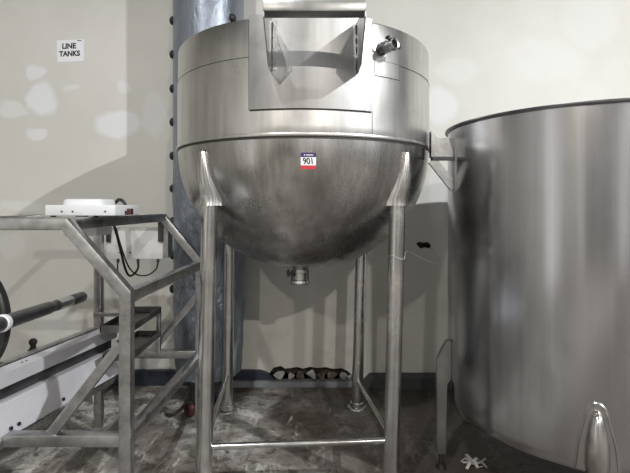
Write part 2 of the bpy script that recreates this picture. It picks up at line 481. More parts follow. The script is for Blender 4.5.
# rolled seam between wall and bowl
bm = NB(); add_lathe(bm, [(KR - .012, ZSEAM + .006), (KR + .004, ZSEAM + .008), (KR + .007, ZSEAM + .016), (KR + .004, ZSEAM + .026), (KR - .006, ZSEAM + .03)], (KX, KY, 0), n=128, closed=True)
obj('seam_bead', bm, M['kettle_wall'], kettle, smooth=True)
bm = NB(); add_lathe(bm, [(KR - .014, ZSEAM - .006), (KR - .0015, ZSEAM - .006), (KR - .0015, ZSEAM + .007), (KR - .014, ZSEAM + .007)], (KX, KY, 0), n=128, closed=True)
obj('seam_groove', bm, M['seam'], kettle, smooth=True, label='dark grimy weld line')

def kang(px, R=KR):
    """angle on the kettle (0 = facing camera, + to the right) seen at column px"""
    t = (px - 315) / F
    a = 1 + t * t; b = -2 * (KX * t + KY); c = KX * KX + KY * KY - R * R
    Y = (-b - math.sqrt(max(0, b * b - 4 * a * c))) / (2 * a)
    return math.atan2(t * Y - KX, KY - Y), Y
def kp(ang, z, off=0.0):
    r = (KR if z >= ZSEAM else bowl_r(z)) + off
    return Vector((KX + math.sin(ang) * r, KY - math.cos(ang) * r, z))
def knorm(ang): return Vector((math.sin(ang), -math.cos(ang), 0))
def kz(px, py): return H - (py - YH) / F * kang(px)[1]

def curved_patch(bm, a0, a1, z0, z1, off, th, na=24, nz=4, tilt=0.0):
    grid = []
    for i in range(nz + 1):
        z = z0 + (z1 - z0) * i / nz; row = []
        for j in range(na + 1):
            a = a0 + (a1 - a0) * j / na
            row.append((kp(a, z, off + tilt * (1 - i / nz)), knorm(a)))
        grid.append(row)
    return add_sheet(bm, grid, th)
aL, aR = kang(249.5)[0], kang(371.5)[0]
zb = kz(310, 108.5)
bm = NB(); curved_patch(bm, aL, aR, zb, ZRIM + .012, 0.001, 0.004, tilt=0.006)
obj('access_panel', bm, M['kettle_panel'], kettle, smooth=True)
bm = NB(); curved_patch(bm, kang(375)[0], kang(399)[0], kz(385, 77), kz(385, 62), 0.0005, 0.002, na=8)
obj('patch_plate', bm, M['kettle_wall'], kettle, smooth=True)
bm = NB(); curved_patch(bm, kang(399)[0], 1.9, ZBAND - .004, ZBAND + .0005, 0.0002, 0.001, na=30, nz=1)
curved_patch(bm, -1.9, aL, ZBAND - .002, ZBAND + .002, 0.0002, 0.0006, na=40, nz=1)
curved_patch(bm, aL + 0.002, aR - .004, zb - .006, zb, 0.0002, 0.005, na=30, nz=1)  # dark strip painting the shade under the panel's tilted lower edge
curved_patch(bm, aR + .004, aR + .007, kz(371, 137), ZRIM - .01, 0.0002, 0.0008, na=1, nz=1)
curved_patch(bm, aL - .007, aL - .003, zb, ZRIM - .01, 0.0002, 0.0008, na=1, nz=1)
pa, pb, pz0, pz1 = kang(375)[0], kang(399)[0], kz(385, 77), kz(385, 62)
for q in ((pa - .004, pb + .004, pz0 - .004, pz0), (pa - .004, pb + .004, pz1, pz1 + .003), (pb, pb + .004, pz0, pz1), (pa - .004, pa, pz0, pz1)): curved_patch(bm, *q, 0.0002, 0.0008, na=6, nz=1)
obj('joint_and_shade_line', bm, M['seam'], kettle, label='thin dark joint lines between wall sheets, with painted shade under the access panel')
bm = NB()
for (px, py) in ((389, 81), (391, 80), (393, 81.5), (390, 83), (394, 80)):
    a = kang(px)[0]; z = kz(px, py); curved_patch(bm, a, a + .006, z, z + .004, 0.0004, 0.0006, na=1, nz=1)
obj('pen_mark', bm, M['blue_ink'], kettle, label='small blue pen scribble')

# hood bracket welded to the access panel
bm = NB()
xl, xr = -0.242, 0.238; zt, zbm = 2.715, 2.665; yf = 2.18
add_box(bm, xl, xr, yf, yf + .085, zbm, zt, 0.004)
obj('bracket_crossbar', bm, M['tank_leg'], kettle, smooth=True, sharp=30)
for s, x in ((-1, xl), (1, xr)):
    ang = math.asin((x - KX) / KR); ys = KY - KR * math.cos(ang) - .004
    bm = NB()
    poly = [Vector((x, yf + .003, zt - .004)), Vector((x, ys, ZRIM - .02)), Vector((x, ys, 2.50)), Vector((x, ys - .02, 2.488)), Vector((x, yf + .22, 2.482)), Vector((x, yf + .003, 2.64))]
    add_prism(bm, poly, (-s * 0.006, 0, 0))
    add_box(bm, min(x, x - s * .035), max(x, x - s * .035), ys - .012, ys + .002, 2.50, ZRIM - .03, 0.001)
    obj('bracket_side_plate', bm, M['tube'], kettle, smooth=False)
    bm = NB()
    pts = [(x - s * .009, ys - .008 + random.uniform(-.002, .002), 2.50 + .26 * i / 12) for i in range(13)]
    add_sweep(bm, pts, 0.006, n=6, sub=2); obj('weld', bm, M['seam'], kettle, label='dark rough weld bead')

# overflow fitting, upper right
a, Y = kang(382); z = kz(382, 49); base = kp(a, z); nrm = knorm(a)
d = Vector((0.62, -0.78, 0.06)).normalized()
bm = NB(); add_cyl(bm, base - nrm * .01, base + nrm * .03, .026, n=20); add_cyl(bm, base - nrm * .001, base + nrm * .012, .036, n=20)
fit = obj('overflow_pipe', bm, M['dark_steel'], kettle, smooth=True)
p1 = base + nrm * .025
bm = NB(); add_cyl(bm, p1 - d * .03, p1 + d * .03, .034, n=6); obj('hex_nut', bm, M['fitting'], fit)
bm = NB(); add_lathe(bm, [(.024, .02), (.024, .075), (.033, .078), (.037, .07), (.037, .055), (.030, .05), (.030, .02)], p1, d, n=32, closed=True)
obj('open_pipe_end', bm, M['fitting'], fit, smooth=True)
bm = NB(); add_cyl(bm, p1 + d * .02, p1 + d * .055, .0245, n=24); obj('bore', bm, M['black_rubber'], fit)
bm = NB(); s_, u_ = frame_of(d)
for q in (s_ * .04 + u_ * .03, s_ * -.045 - u_ * .01): add_cyl(bm, p1 + d * .06 + q - d * .01, p1 + d * .06 + q + d * .012, .009, n=6); add_cyl(bm, p1 + d * .055, p1 + d * .055 + q, .004, n=6)
obj('wing_screw', bm, M['dark_steel'], fit)

# legs
LT = 1.766   # height where the pipes enter their collars
legs = {'fl': (P(210, 205, 2.81), P(204, 470, 2.81)), 'fr': (P(397.5, 205, 2.86), P(391, 470, 2.86)),
        'bl': (P(229, 270, 4.04), P(227, 405, 4.04)), 'br': (P(361, 260, 4.10), P(357, 404, 4.10))}
def leg_at(k, z):
    a, b = legs[k]; t = (z - a.z) / (b.z - a.z); return a + (b - a) * t
for k in ('fl', 'fr', 'bl', 'br'):
    r = 0.049
    bm = NB(); a = leg_at(k, LT + .15); b = leg_at(k, 0.012); add_cyl(bm, b, a, r, n=40)
    lg = obj('leg', bm, M['leg_steel'], kettle, smooth=True)
    bm = NB(); f0 = leg_at(k, 0); add_lathe(bm, [(0, .0), (.085, .0), (.088, .006), (.085, .016), (.062, .022), (.060, .05), (.056, .054), (.0, .054)], (f0.x, f0.y, 0), n=40)
    obj('foot_flange', bm, M['leg_steel'], lg, smooth=True, sharp=35)
    # tapered collar, its tip leaning outward up the bowl
    bm = NB(); n = 40; rings = []
    c = leg_at(k, LT); out = Vector((c.x - KX, c.y - KY, 0)).normalized()
    ztop = 2.085
    for i in range(15):
        u = i / 14; z = LT - .004 + (ztop - LT) * u
        rr = 0.062 - 0.043 * u ** 1.3
        # outermost line of the cone stays on the pipe's outer line
        surf = bowl_r(z) if z < ZSEAM else KR
        surf_c = Vector((KX, KY, z)) + out * (surf + .0)
        start = leg_at(k, z)
        cen = start.lerp(surf_c + out * (.30 * rr), min(1, u * 3.5)); cen.z = z
        ring = []
        for j in range(n):
            th = 2 * PI * j / n
            dirv = out * math.cos(th) + Vector((-out.y, out.x, 0)) * math.sin(th)
            inw = max(0, -math.cos(th))
            ring.append(bm.verts.new(cen + dirv * rr * (1 + 0.9 * inw * (1 - u) + 0.0)))
        rings.append(ring)
    tip = bm.verts.new(rings[-1][0].co.lerp(rings[-1][n // 2].co, .5) + Vector((0, 0, .012)))
    for A, B in zip(rings, rings[1:]):
        for j in range(n): bm.faces.new((A[j], A[(j + 1) % n], B[(j + 1) % n], B[j]))
    for j in range(n): bm.faces.new((rings[-1][j], rings[-1][(j + 1) % n], tip))
    bm.faces.new(rings[0][::-1])
    obj('leg_collar', bm, M['leg_steel'], kettle, smooth=True)
for (a, za, b, zb_) in (('fl', .32, 'fr', .335), ('fl', .325, 'bl', .31), ('fr', .335, 'br', .235)):
    bm = NB(); p = leg_at(a, za); q = leg_at(b, zb_); dd = (q - p).normalized(); add_cyl(bm, p + dd * .04, q - dd * .04, .0185, n=24)
    obj('cross_brace', bm, M['leg_steel'], kettle, smooth=True)
# drain
zz = ZSEAM - BD
dx, dy = KX - 0.03, KY
bm = NB(); add_lathe(bm, [(.0, .02), (.062, .02), (.064, .0), (.05, -.008), (.05, -.03), (.0, -.03)], (dx, dy, zz), n=40)
dr = obj('drain_outlet', bm, M['fitting'], kettle, smooth=True, sharp=35)
bm = NB(); add_lathe(bm, [(.0, -.02), (.056, -.02), (.056, -.03), (.047, -.035), (.047, -.085), (.062, -.09), (.065, -.10), (.065, -.108), (.06, -.115), (.044, -.116), (.04, -.10), (0, -.10)], (dx, dy, zz), n=40)
obj('drain_pipe', bm, M['fitting'], dr, smooth=True, sharp=35)
for sx in (-1, 1):
    bm = NB(); add_cyl(bm, (dx + sx * .057, dy - .015, zz - .105), (dx + sx * .057, dy - .015, zz - .012), .008, n=10)
    add_cyl(bm, (dx + sx * .057, dy - .015, zz - .118), (dx + sx * .057, dy - .015, zz - .10), .013, n=6); obj('clamp_bolt', bm, M['dark_steel'], dr)
bm = NB(); add_cyl(bm, (dx - .04, dy - .03, zz - .045), (dx - .085, dy - .04, zz - .03), .009, n=10); add_cyl(bm, (dx - .085, dy - .04, zz - .06), (dx - .085, dy - .04, zz - .005), .008, n=10)
add_cyl(bm, (dx - .095, dy - .04, zz - .035), (dx - .07, dy - .04, zz - .03), .02, n=8); obj('wing_nut', bm, M['dark_steel'], dr)

# numbered sticker on the bowl
def bowl_map(px0, z0, sc):
    """maps flat sticker coords (x right, y up, z outward) onto the bowl"""
    a0 = kang(px0)[0]
    def f(v):
        z = z0 + v.y * 0.93
        r = bowl_r(z)
        a = a0 + v.x / r
        s = (ZSEAM - z) / BD
        nz = -s * (KR / BD) / math.sqrt(max(1e-6, 1 - s * s)) * 1.0
        nn = (knorm(a) + Vector((0, 0, nz * .9))).normalized()
        return Vector((KX + math.sin(a) * r, KY - math.cos(a) * r, z)) + nn * (v.z + .0008)
    return f
zc = 2.007
fm = bowl_map(308.5, zc, 1)
def flat_patch(x0, x1, y0, y1, z, th, nx=8, ny=8):
    bm = NB()
    grid = [[(Vector((x0 + (x1 - x0) * j / nx, y0 + (y1 - y0) * i / ny, z)), Vector((0, 0, 1))) for j in range(nx + 1)] for i in range(ny + 1)]
    add_sheet(bm, grid, th)
    for v in bm.verts: v.co = fm(v.co)
    return bm
st = obj('sticker', flat_patch(-.042, .042, -.048, .048, 0, .0004), M['paper'], None)
center(st); tag(st, 'small red, white and navy numbered sticker on the kettle bowl', 'sticker')
obj('sticker_header', flat_patch(-.042, .042, .022, .048, .0004, .0003), M['navy'], st, label='navy top band of the sticker')
obj('sticker_footer', flat_patch(-.042, .042, -.048, -.026, .0004, .0003), M['red'], st, label='red bottom band of the sticker')
bm = text_bm('901', 0.05, 0.0002, 0.0012)
for v in bm.verts: v.co = fm(Vector((v.co.x * .8 - v.co.y * .12, v.co.y * 1.0 - .002, v.co.z + .0008)))
obj('handwritten_number', bm, M['ink'], st)
bm = NB(); add_box(bm, -.012, .026, .032, .037, .0008, .0011); add_box(bm, -.024, -.018, .031, .038, .0008, .0011)
for v in bm.verts: v.co = fm(v.co)
obj('header_print', bm, M['paper'], st)

# wire looped round the front right leg, running off to the hole in the wall
c = leg_at('fr', P(0, 257, 2.86).z)
pts = [c + Vector((math.cos(t) * .052, math.sin(t) * .052, .01 * math.sin(t * 2))) for t in [PI * 2 * i / 10 for i in range(11)]]
q = P(436, 263, 4.3); w = P(431, 248, 4.64)
pts += [c + Vector((.12, .25, .012)), c.lerp(q, .55) + Vector((.0, 0, .02)), q, P(438, 256, 4.5), w]
bm = NB(); add_sweep(bm, pts, .0032, n=6, sub=5)
tag(center(obj('wire', bm, M['wire'], smooth=True)), 'thin wire looped round the front right kettle leg and running to the wall', 'wire')

# ------------------------------------------------------------------ open round tank on the right
TX, TY, TR = 1.772, 3.10, 0.862
TZ0, TZ1 = 0.427, 2.278
tank = thing('open_tank', 'wide open-topped stainless cylindrical tank cropped by the right edge of the frame', 'tank', (TX, TY, 0))
rt = random.Random(3)
bm = NB(); n = 192; rings = []
prof = [(0, TZ0 - .10, 0), (TR * .5, TZ0 - .06, 0), (TR - .05, TZ0 - .012, 0), (TR - .012, TZ0 - .002, 0), (TR - .002, TZ0 + .012, 1)]
for i in range(1, 40): prof.append((TR, TZ0 + .012 + (TZ1 - TZ0 - .03) * i / 39, 1))
prof += [(TR, TZ1 - .004, 1), (TR - .006, TZ1, 1), (TR - .012, TZ1 - .006, 1), (TR - .012, TZ0 + .03, 1), (TR * .5, TZ0 - .02, 0), (0, TZ0 - .06, 0)]
def dent(a, z):
    # gentle flats, vertical ripples and one dent low on the front
    w = 0.0022 * noise.noise(Vector((math.cos(a) * 3.2, math.sin(a) * 3.2, z * .25))) + 0.0010 * noise.noise(Vector((math.cos(a) * 11, math.sin(a) * 11, z * .5 + 7)))
    da = a - math.radians(226); w -= 0.010 * math.exp(-(da / .05) ** 2 - ((z - .78) / .12) ** 2)
    return w
for r, z, k in prof:
    if r < 1e-6: rings.append([bm.verts.new((TX, TY, z))]); continue
    ring = []
    for i in range(n):
        a = 2 * PI * i / n
        rr = r + (dent(a, z) if k else 0)
        ring.append(bm.verts.new((TX + math.cos(a) * rr, TY + math.sin(a) * rr, z)))
    rings.append(ring)
for A, B in zip(rings, rings[1:]):
    for i in range(n):
        j = (i + 1) % n
        if len(A) == 1: bm.faces.new((A[0], B[j], B[i]))
        elif len(B) == 1: bm.faces.new((A[i], A[j], B[0]))
        else: bm.faces.new((A[i], A[j], B[j], B[i]))
obj('tank_shell', bm, M['tank'], tank, smooth=True, sharp=50)
bm = NB(); add_lathe(bm, [(TR - .004, TZ1 - .012), (TR + .018, TZ1 - .012), (TR + .02, TZ1 - .004), (TR + .018, TZ1 + .003), (TR - .014, TZ1 + .003), (TR - .014, TZ1 - .004)], (TX, TY, 0), n=160, closed=True)
obj('rim', bm, M['dark_steel'], tank, smooth=True, label='dark rolled top rim')
def tp(deg, z, off=0.0):
    a = math.radians(deg); return Vector((TX + math.cos(a) * (TR + off), TY + math.sin(a) * (TR + off), z))
# legs with bullet tops on welded pads
def tank_leg(deg, full):
    a = math.radians(deg); o = Vector((math.cos(a), math.sin(a), 0)); tt = Vector((-o.y, o.x, 0))
    if full:   # bevelled square-topped leg
        c = tp(deg, 0, .064)
        bm = NB()
        poly = [c + o * .032 + Vector((0, 0, .10)), c + o * .032 + Vector((0, 0, .73)), c - o * .035 + Vector((0, 0, .86)), c - o * .066 + Vector((0, 0, .86)), c - o * .066 + Vector((0, 0, .60)), c - o * .030 + Vector((0, 0, .57)), c - o * .030 + Vector((0, 0, .10))]
        add_prism(bm, [p - tt * .026 for p in poly], tt * .052)
        bmesh.ops.bevel(bm, geom=bm.edges[:], offset=.006, segments=2, affect='EDGES')
        lg = obj('leg', bm, M['tank_leg'], tank, smooth=True, sharp=25)
    else:
        c = tp(deg, 0, .028)
        bm = NB()
        add_lathe(bm, [(0, .745), (.012, .742), (.026, .725), (.036, .69), (.046, .64), (.055, .58), (.056, .50), (.05, .45), (.046, .43), (.046, .10), (0, .10)], (c.x, c.y, 0), n=40)
        lg = obj('leg', bm, M['leg_steel'], tank, smooth=True)
        # weld pad outline on the shell
        bm = NB(); prof2 = []
        for i in range(7):
            th = PI * i / 6
            prof2.append((math.cos(th) * .052, .70 + math.sin(th) * .085))
        line = [(.096, .44), (.087, .52), (.077, .60)] + prof2 + [(-.077, .60), (-.087, .52), (-.096, .44)]
        pts = [tp(deg + math.degrees(x / TR), z, .004) for x, z in line]
        add_sweep(bm, pts, .006, n=8, sub=3)
        def hw(z):
            return .096 - (z - .44) / .26 * .030 if z < .70 else .066 * math.sqrt(max(.02, 1 - ((z - .70) / .086) ** 2)) * .8 + .004
        grid = []
        for i in range(19):
            z = .44 + .345 * i / 18; w_ = hw(z) - .002
            grid.append([(tp(deg + math.degrees(w_ * (j / 4 - 1) / TR), z, -.002), Vector((math.cos(a + w_ * (j / 4 - 1) / TR), math.sin(a + w_ * (j / 4 - 1) / TR), 0))) for j in range(9)])
        add_sheet(bm, grid, .007)
        obj('weld_pad', bm, M['leg_steel'], tank, smooth=True)
    bm = NB(); add_cyl(bm, (c.x, c.y, .0), (c.x, c.y, .03), .035, .03, n=24); add_cyl(bm, (c.x, c.y, .02), (c.x, c.y, .11), .016, n=16)
    obj('levelling_foot', bm, M['dark_steel'], lg, smooth=True)
for dg, full in ((176, True), (244, False), (304, False), (4, True), (64, False), (124, False)): tank_leg(dg, full)
# hinge bracket on its upper left
ya = 3.07
bm = NB()
xA = P(430.5, 0, ya).x; xB = TX - TR + .004
z1 = P(0, 133, ya).z; z2 = P(0, 157, ya).z; z3 = P(0, 190, ya).z
poly = [Vector((xA, ya, z1 + .005)), Vector((xA + .02, ya, z1 + .0)), Vector((xA + .045, ya, z1 - .03)), Vector((xB, ya, z1 - .035)), Vector((xB, ya, z2)), Vector((xA, ya, z2))]
add_prism(bm, poly, (0, .012, 0))
br = obj('bracket', bm, M['tube'], tank)
bm = NB(); add_box(bm, xA - .002, xA + .008, ya - .03, ya + .03, z2 - .004, z1 + .008, .002); obj('end_plate', bm, M['tube'], br)
bm = NB(); add_bar(bm, (xA + .01, ya + .01, z2 - .01), (xB + .02, ya + .01, z2 - .01), .06, .022, .002); obj('arm', bm, M['dark_steel'], br)
bm = NB(); add_bar(bm, (xA + .012, ya + .01, z2 - .02), (xB - .004, ya + .01, z3 + .015), .06, .024, .002, up=Vector((0, 1, 0))); obj('brace', bm, M['tube'], br)
bm = NB(); add_box(bm, xB - .008, xB + .006, ya - .03, ya + .05, z3 - .005, z1 - .035, .002); obj('mounting_plate', bm, M['tube'], br)

# ------------------------------------------------------------------ wrapped duct
DX, DY, DR = -0.975, 4.32, 0.318
duct = thing('wrapped_duct', 'tall grey-blue foil-wrapped duct with black round pins standing behind the kettle', 'duct', (DX, DY, 0))
bm = NB(); n = 96; zs = [0.24 + i * .03 for i in range(int((5.2 - .24) / .03))] + [ZC - .3, ZC - .002]
rings = []
for z in zs:
    lowf = max(0.0, min(1.0, (2.2 - z) / .7))
    taper = 1 - .10 * max(0, min(1, (0.7 - z) / .5))
    ring = []
    for i in range(n):
        a = 2 * PI * i / n
        v = Vector((math.cos(a) * 1.6, math.sin(a) * 1.6, z * 1.5))
        w = noise.fractal(v * 2.2, 1.0, 2.0, 4) * .016 * lowf + .002 * noise.noise(v)
        rid = abs(noise.noise(v * 3 + Vector((5, 2, z)))) * -.014 * lowf
        rr = (DR + w + rid) * taper
        ring.append(bm.verts.new((DX + math.cos(a) * rr, DY + math.sin(a) * rr, z)))
    rings.append(ring)
for A, B in zip(rings, rings[1:]):
    for i in range(n): bm.faces.new((A[i], A[(i + 1) % n], B[(i + 1) % n], B[i]))
bm.faces.new(rings[0][::-1]); bm.faces.new(rings[-1])
obj('duct_body', bm, M['duct'], duct, smooth=True, sharp=80)
bm = NB(); a = math.radians(262); o = Vector((math.cos(a), math.sin(a), 0)); tt = Vector((-o.y, o.x, 0))
c = Vector((DX, DY, 0)) + o * (DR + .001)
add_box(bm, -.012, .012, -.004, .003, 1.9, ZC - .01)
for v in bm.verts: v.co = c + tt * v.co.x + o * (-v.co.y) + Vector((0, 0, v.co.z))
obj('wrap_seam', bm, M['duct'], duct)
def pin(ang, z):
    o = Vector((math.cos(ang), math.sin(ang), 0)); c = Vector((DX, DY, z)) + o * (DR - .004)
    bm = NB(); add_lathe(bm, [(0, .034), (.016, .032), (.032, .022), (.039, .008), (.039, .0), (0, -.004)], c, o, n=20)
    obj('black_pin', bm, M['black_rubber'], duct, smooth=True)
for i, py in enumerate((25, 58, 91.5, 124, 157, 189, 221, 254, 287)):
    pin(math.radians(198), P(0, py, DY).z)
pin(math.radians(322), P(0, 18, 4.12).z)
for py in (57, 91): pin(math.radians(322), P(0, py, 4.04).z)
bm = NB(); add_lathe(bm, [(0, 0), (.20, 0), (.20, .02), (.17, .03), (.17, .25), (0, .25)], (DX, DY, 0), n=40); obj('floor_stand', bm, M['dark_steel'], duct, smooth=True, sharp=35)

# ------------------------------------------------------------------ square tube frame on the left
YN, YF = 2.40, 3.75
TW = 0.060
fr = thing('tube_frame_bench', 'bench frame of welded square steel tube left of the kettle', 'frame', (-1.45, 3.1, 0))
def bar(name, a, b, w=TW, h=None, **k):
    bm = NB(); add_bar(bm, a, b, w, h, **k); return obj(name, bm, M['tube'], fr, smooth=True, sharp=30)
zt_ = 1.668
nT = Vector((P(67, 0, YN).x, YN, zt_)); fT = Vector((P(163, 0, YF).x, YF, zt_))
nC = Vector((P(127, 0, YN).x, YN, 1.315)); fC = Vector((P(200, 0, YF).x, YF, 1.315))
xl_ = -2.35
def corner(a, b, c): return ((b - a).normalized() + (c - b).normalized()).normalized()
for T_, C_ in ((nT, nC), (fT, fC)):
    st_ = Vector((xl_, T_.y, zt_)); ft_ = Vector((C_.x - .004, C_.y, 0))
    n1_ = corner(st_, T_, C_); n2_ = corner(T_, C_, ft_); yv = Vector((0, 1, 0))
    bar('top_rail', st_, T_, up=yv, nb=n1_); bar('slanted_rail', T_, C_, up=yv, na=n1_, nb=n2_); bar('post', C_, ft_, up=yv, na=n2_)
bar('cross_rail', nT + Vector((0, .03, 0)), fT - Vector((0, .03, 0)))
bar('cross_rail', nC + Vector((0.0, .03, -.02)), fC + Vector((0, -.03, -.02)))
zl = .572
nlx = -2.2
bar('lower_rail', (-1.57, YN, zl), (nC.x - .03, YN, zl)); mx = P(99, 0, YF).x
bar('lower_rail', (mx, YF, zl + .01), (fC.x - .03, YF, zl + .01))
bar('cross_rail', (nC.x, YN + .03, zl), (fC.x, YF - .03, zl))
bar('post', (mx, YF, 0.0), (mx, YF, zt_ - .03))
bar('post', (nlx, YN, 0), (nlx, YN, zt_ - .03)); 
bar('brace', P(52, 433, YN), P(122, 343, YN), .05, up=Vector((0, 1, 0)))
bar('brace', P(153, 350, YF), P(200, 293, YF), .05, up=Vector((0, 1, 0)))
for xx in (-1.52, -2.2): bar('support_bar', (xx, YN + .03, zt_ + .002), (xx, YF - .03, zt_ + .002), .04)
# two shallow trays at the far end
def tray(x0, x1, y0, y1, z, hgt):
    bm = NB(); add_box(bm, x0, x1, y0, y1, z - .006, z)
    th = .008
    for a_ in ((x0, x1, y0, y0 + th), (x0, x1, y1 - th, y1), (x0, x0 + th, y0, y1), (x1 - th, x1, y0, y1)): add_box(bm, *a_, z, z + hgt)
    return obj('tray', bm, M['dark_tray'], fr, label='dark grimy shallow tray')
tray(-1.42, -1.21, 3.10, 3.70, .93, .04); tray(-1.40, -1.21, 3.10, 3.70, .745, .035)
bar('tray_post', (-1.225, 3.13, .775), (-1.225, 3.13, .925), .03); bar('tray_post', (-1.23, 3.70, .60), (-1.23, 3.70, .93), .03)
bar('tray_support', (-1.72, 3.66, .915), (-1.2, 3.66, .915), .03)

# control box hung behind the bench top
cbx = thing('control_box', 'pale grey control box with hanging cables behind the bench top', 'box', (-1.48, 3.87, 1.33))
bm = NB(); add_box(bm, P(106, 0, 3.80).x, P(163, 0, 3.80).x, 3.80, 3.93, P(0, 259, 3.80).z, P(0, 228, 3.80).z, .006); obj('enclosure', bm, M['box_white'], cbx, smooth=True, sharp=30)
bm = NB(); add_box(bm, P(162.5, 0, 3.80).x, P(168, 0, 3.8).x, 3.80, 3.93, P(0, 258, 3.80).z, P(0, 224, 3.80).z, .003); obj('side_flange', bm, M['tube'], cbx)
for px, y0, y1 in ((108, 230, 242), (160, 221, 242)):
    bm = NB(); add_box(bm, P(px - 2.2, 0, 3.78).x, P(px + 2.2, 0, 3.78).x, 3.781, 3.802, P(0, y1, 3.78).z, P(0, y0, 3.78).z, .001); obj('hanger', bm, M['dark_steel'], cbx)
for px in (119, 129):
    bm = NB(); add_box(bm, P(px, 0, 3.8).x, P(px + 2.4, 0, 3.8).x, 3.797, 3.802, P(0, 253, 3.8).z, P(0, 252, 3.8).z); obj('latch_slot', bm, M['ink'], cbx)
for px in (118, 138, 158):
    bm = NB(); c = P(px, 259, 3.86); add_cyl(bm, c + Vector((0, 0, -.028)), c + Vector((0, 0, .002)), .012, n=12); obj('cable_gland', bm, M['dark_steel'], cbx)
bm = NB(); add_sweep(bm, [P(138, 262, 3.86), P(138, 268, 3.84), P(134, 274, 3.8), P(129, 275.5, 3.78), P(125, 268, 3.72), P(121, 252, 3.6), P(117, 236, 3.5), P(114, 225, 3.4)], .009, sub=6); obj('cable', bm, M['black_rubber'], cbx, smooth=True)
bm = NB(); add_sweep(bm, [P(158, 262, 3.86), P(156, 269, 3.86), P(148, 275, 3.86), P(138, 275, 3.85), P(131, 270, 3.8), P(126, 261, 3.72), P(120, 243, 3.6), P(116, 228, 3.5)], .006, sub=6); obj('cable', bm, M['black_rubber'], cbx, smooth=True)
bm = NB(); add_sweep(bm, [P(118, 262, 3.86), P(117.5, 266, 3.86), P(117.8, 272, 3.87)], .006, sub=4); obj('cable', bm, M['black_rubber'], cbx, smooth=True)

# bench scale on the top rails
sc = thing('bench_scale', 'low white plastic bench scale resting on the tube frame top', 'scale', (-1.36, 2.75, zt_ + .03))
z0 = zt_ + .032
bm = NB(); add_box(bm, -1.495, -1.105, 2.60, 2.95, z0 + .006, z0 + .066, .008); obj('scale_base', bm, M['white_plastic'], sc, smooth=True, sharp=30)
bm = NB()
nx = 40; rings = []
for zz2, k in ((z0 + .066, 1), (z0 + .092, .97), (z0 + .10, .88), (z0 + .101, .0)):
    rings.append([bm.verts.new((-1.325 + .118 * k * math.copysign(abs(math.cos(2 * PI * i / nx)) ** .45, math.cos(2 * PI * i / nx)), 2.77 + .13 * k * math.copysign(abs(math.sin(2 * PI * i / nx)) ** .45, math.sin(2 * PI * i / nx)), zz2)) for i in range(nx)])
for A, B in zip(rings, rings[1:]):
    for i in range(nx): bm.faces.new((A[i], A[(i + 1) % nx], B[(i + 1) % nx], B[i]))
bmesh.ops.remove_doubles(bm, verts=bm.verts[:], dist=1e-5)
obj('weighing_head', bm, M['white_plastic'], sc, smooth=True, sharp=50)
for x, y in ((-1.47, 2.64), (-1.23, 2.64), (-1.47, 2.91), (-1.23, 2.91)):
    bm = NB(); add_cyl(bm, (x, y, z0 - .0015), (x, y, z0 + .008), .014, n=16); obj('foot', bm, M['black_rubber'], sc)
for x in (-1.40, -1.34, -1.16):
    bm = NB(); add_cyl(bm, (x, 2.597, z0 + .03), (x, 2.603, z0 + .03), .005, n=10); obj('screw', bm, M['dark_steel'], sc)
bm = NB(); add_sweep(bm, [(-1.215, 2.86, z0 + .08), (-1.19, 2.85, z0 + .098), (-1.16, 2.83, z0 + .092), (-1.14, 2.82, z0 + .07), (-1.13, 2.81, z0 + .06)], .010, sub=5); obj('cable', bm, M['black_rubber'], sc, smooth=True)
bm = NB(); add_box(bm, -1.09, -1.065, 2.72, 2.76, z0 + .01, z0 + .045, .004); add_box(bm, -1.11, -1.08, 2.73, 2.75, z0 + .015, z0 + .03); obj('dark_plug', bm, plain('dark_red_plug', (.05, .012, .015, 1), .4), sc)
bm = NB(); add_box(bm, P(63, 0, 2.9).x, P(98, 0, 2.9).x, 2.88, 3.1, P(0, 236, 2.9).z, P(0, 227.5, 2.9).z, .004); obj('junction_box', bm, M['white_plastic'], sc, smooth=True, sharp=30)
bm = NB(); add_box(bm, P(75, 0, 2.9).x, P(85, 0, 2.9).x, 2.9, 2.94, P(0, 228, 2.9).z, z0 + .007, .002); obj('junction_bracket', bm, M['tube'], sc)

# ------------------------------------------------------------------ conveyor bed with shaft
cv = thing('conveyor_bed', 'bright steel conveyor side beam running through the tube frame', 'conveyor', (-1.8, 2.6, 0))
def cx(Y, dx): return -1.446 - .204 * (3.45 - Y) + dx
def extr(name, sect, y0, y1, mat, par=cv):
    bm = NB()
    A = [bm.verts.new((cx(y0, d), y0, z)) for d, z in sect]; B = [bm.verts.new((cx(y1, d), y1, z)) for d, z in sect]
    n = len(sect)
    for i in range(n): bm.faces.new((A[i], A[(i + 1) % n], B[(i + 1) % n], B[i]))
    bm.faces.new(A[::-1]); bm.faces.new(B)
    return obj(name, bm, mat, par)
extr('top_rail', [(0, .875), (0, .80), (-.008, .80), (-.008, .867), (-.10, .867), (-.10, .875)], 1.75, 3.44, M['bright'])
extr('guide_rail', [(-.112, .878), (-.112, .82), (-.17, .82), (-.17, .878), (-.16, .884), (-.122, .884)], 1.75, 3.40, M['tube'])
extr('web_plate', [(-.03, .867), (-.03, .73), (-.04, .73), (-.04, .867)], 1.75, 3.42, M['dark_steel'])
extr('side_panel', [(.026, .726), (.07, .565), (.02, .548), (.02, .553), (.062, .568), (.020, .722), (-.03, .722), (-.03, .730), (.022, .730)], 1.75, 3.36, M['bright'])
extr('bottom_flange', [(.074, .568), (.082, .560), (.060, .515), (-.02, .505), (-.02, .512), (.055, .522)], 1.75, 3.30, M['tube'])
for Y in (2.50, 2.45, 2.82):
    bm = NB(); add_cyl(bm, (cx(Y, .062), Y, .60), (cx(Y, .071), Y, .603), .010, n=12); obj('bolt_hole', bm, M['ink'], cv)
bm = NB()
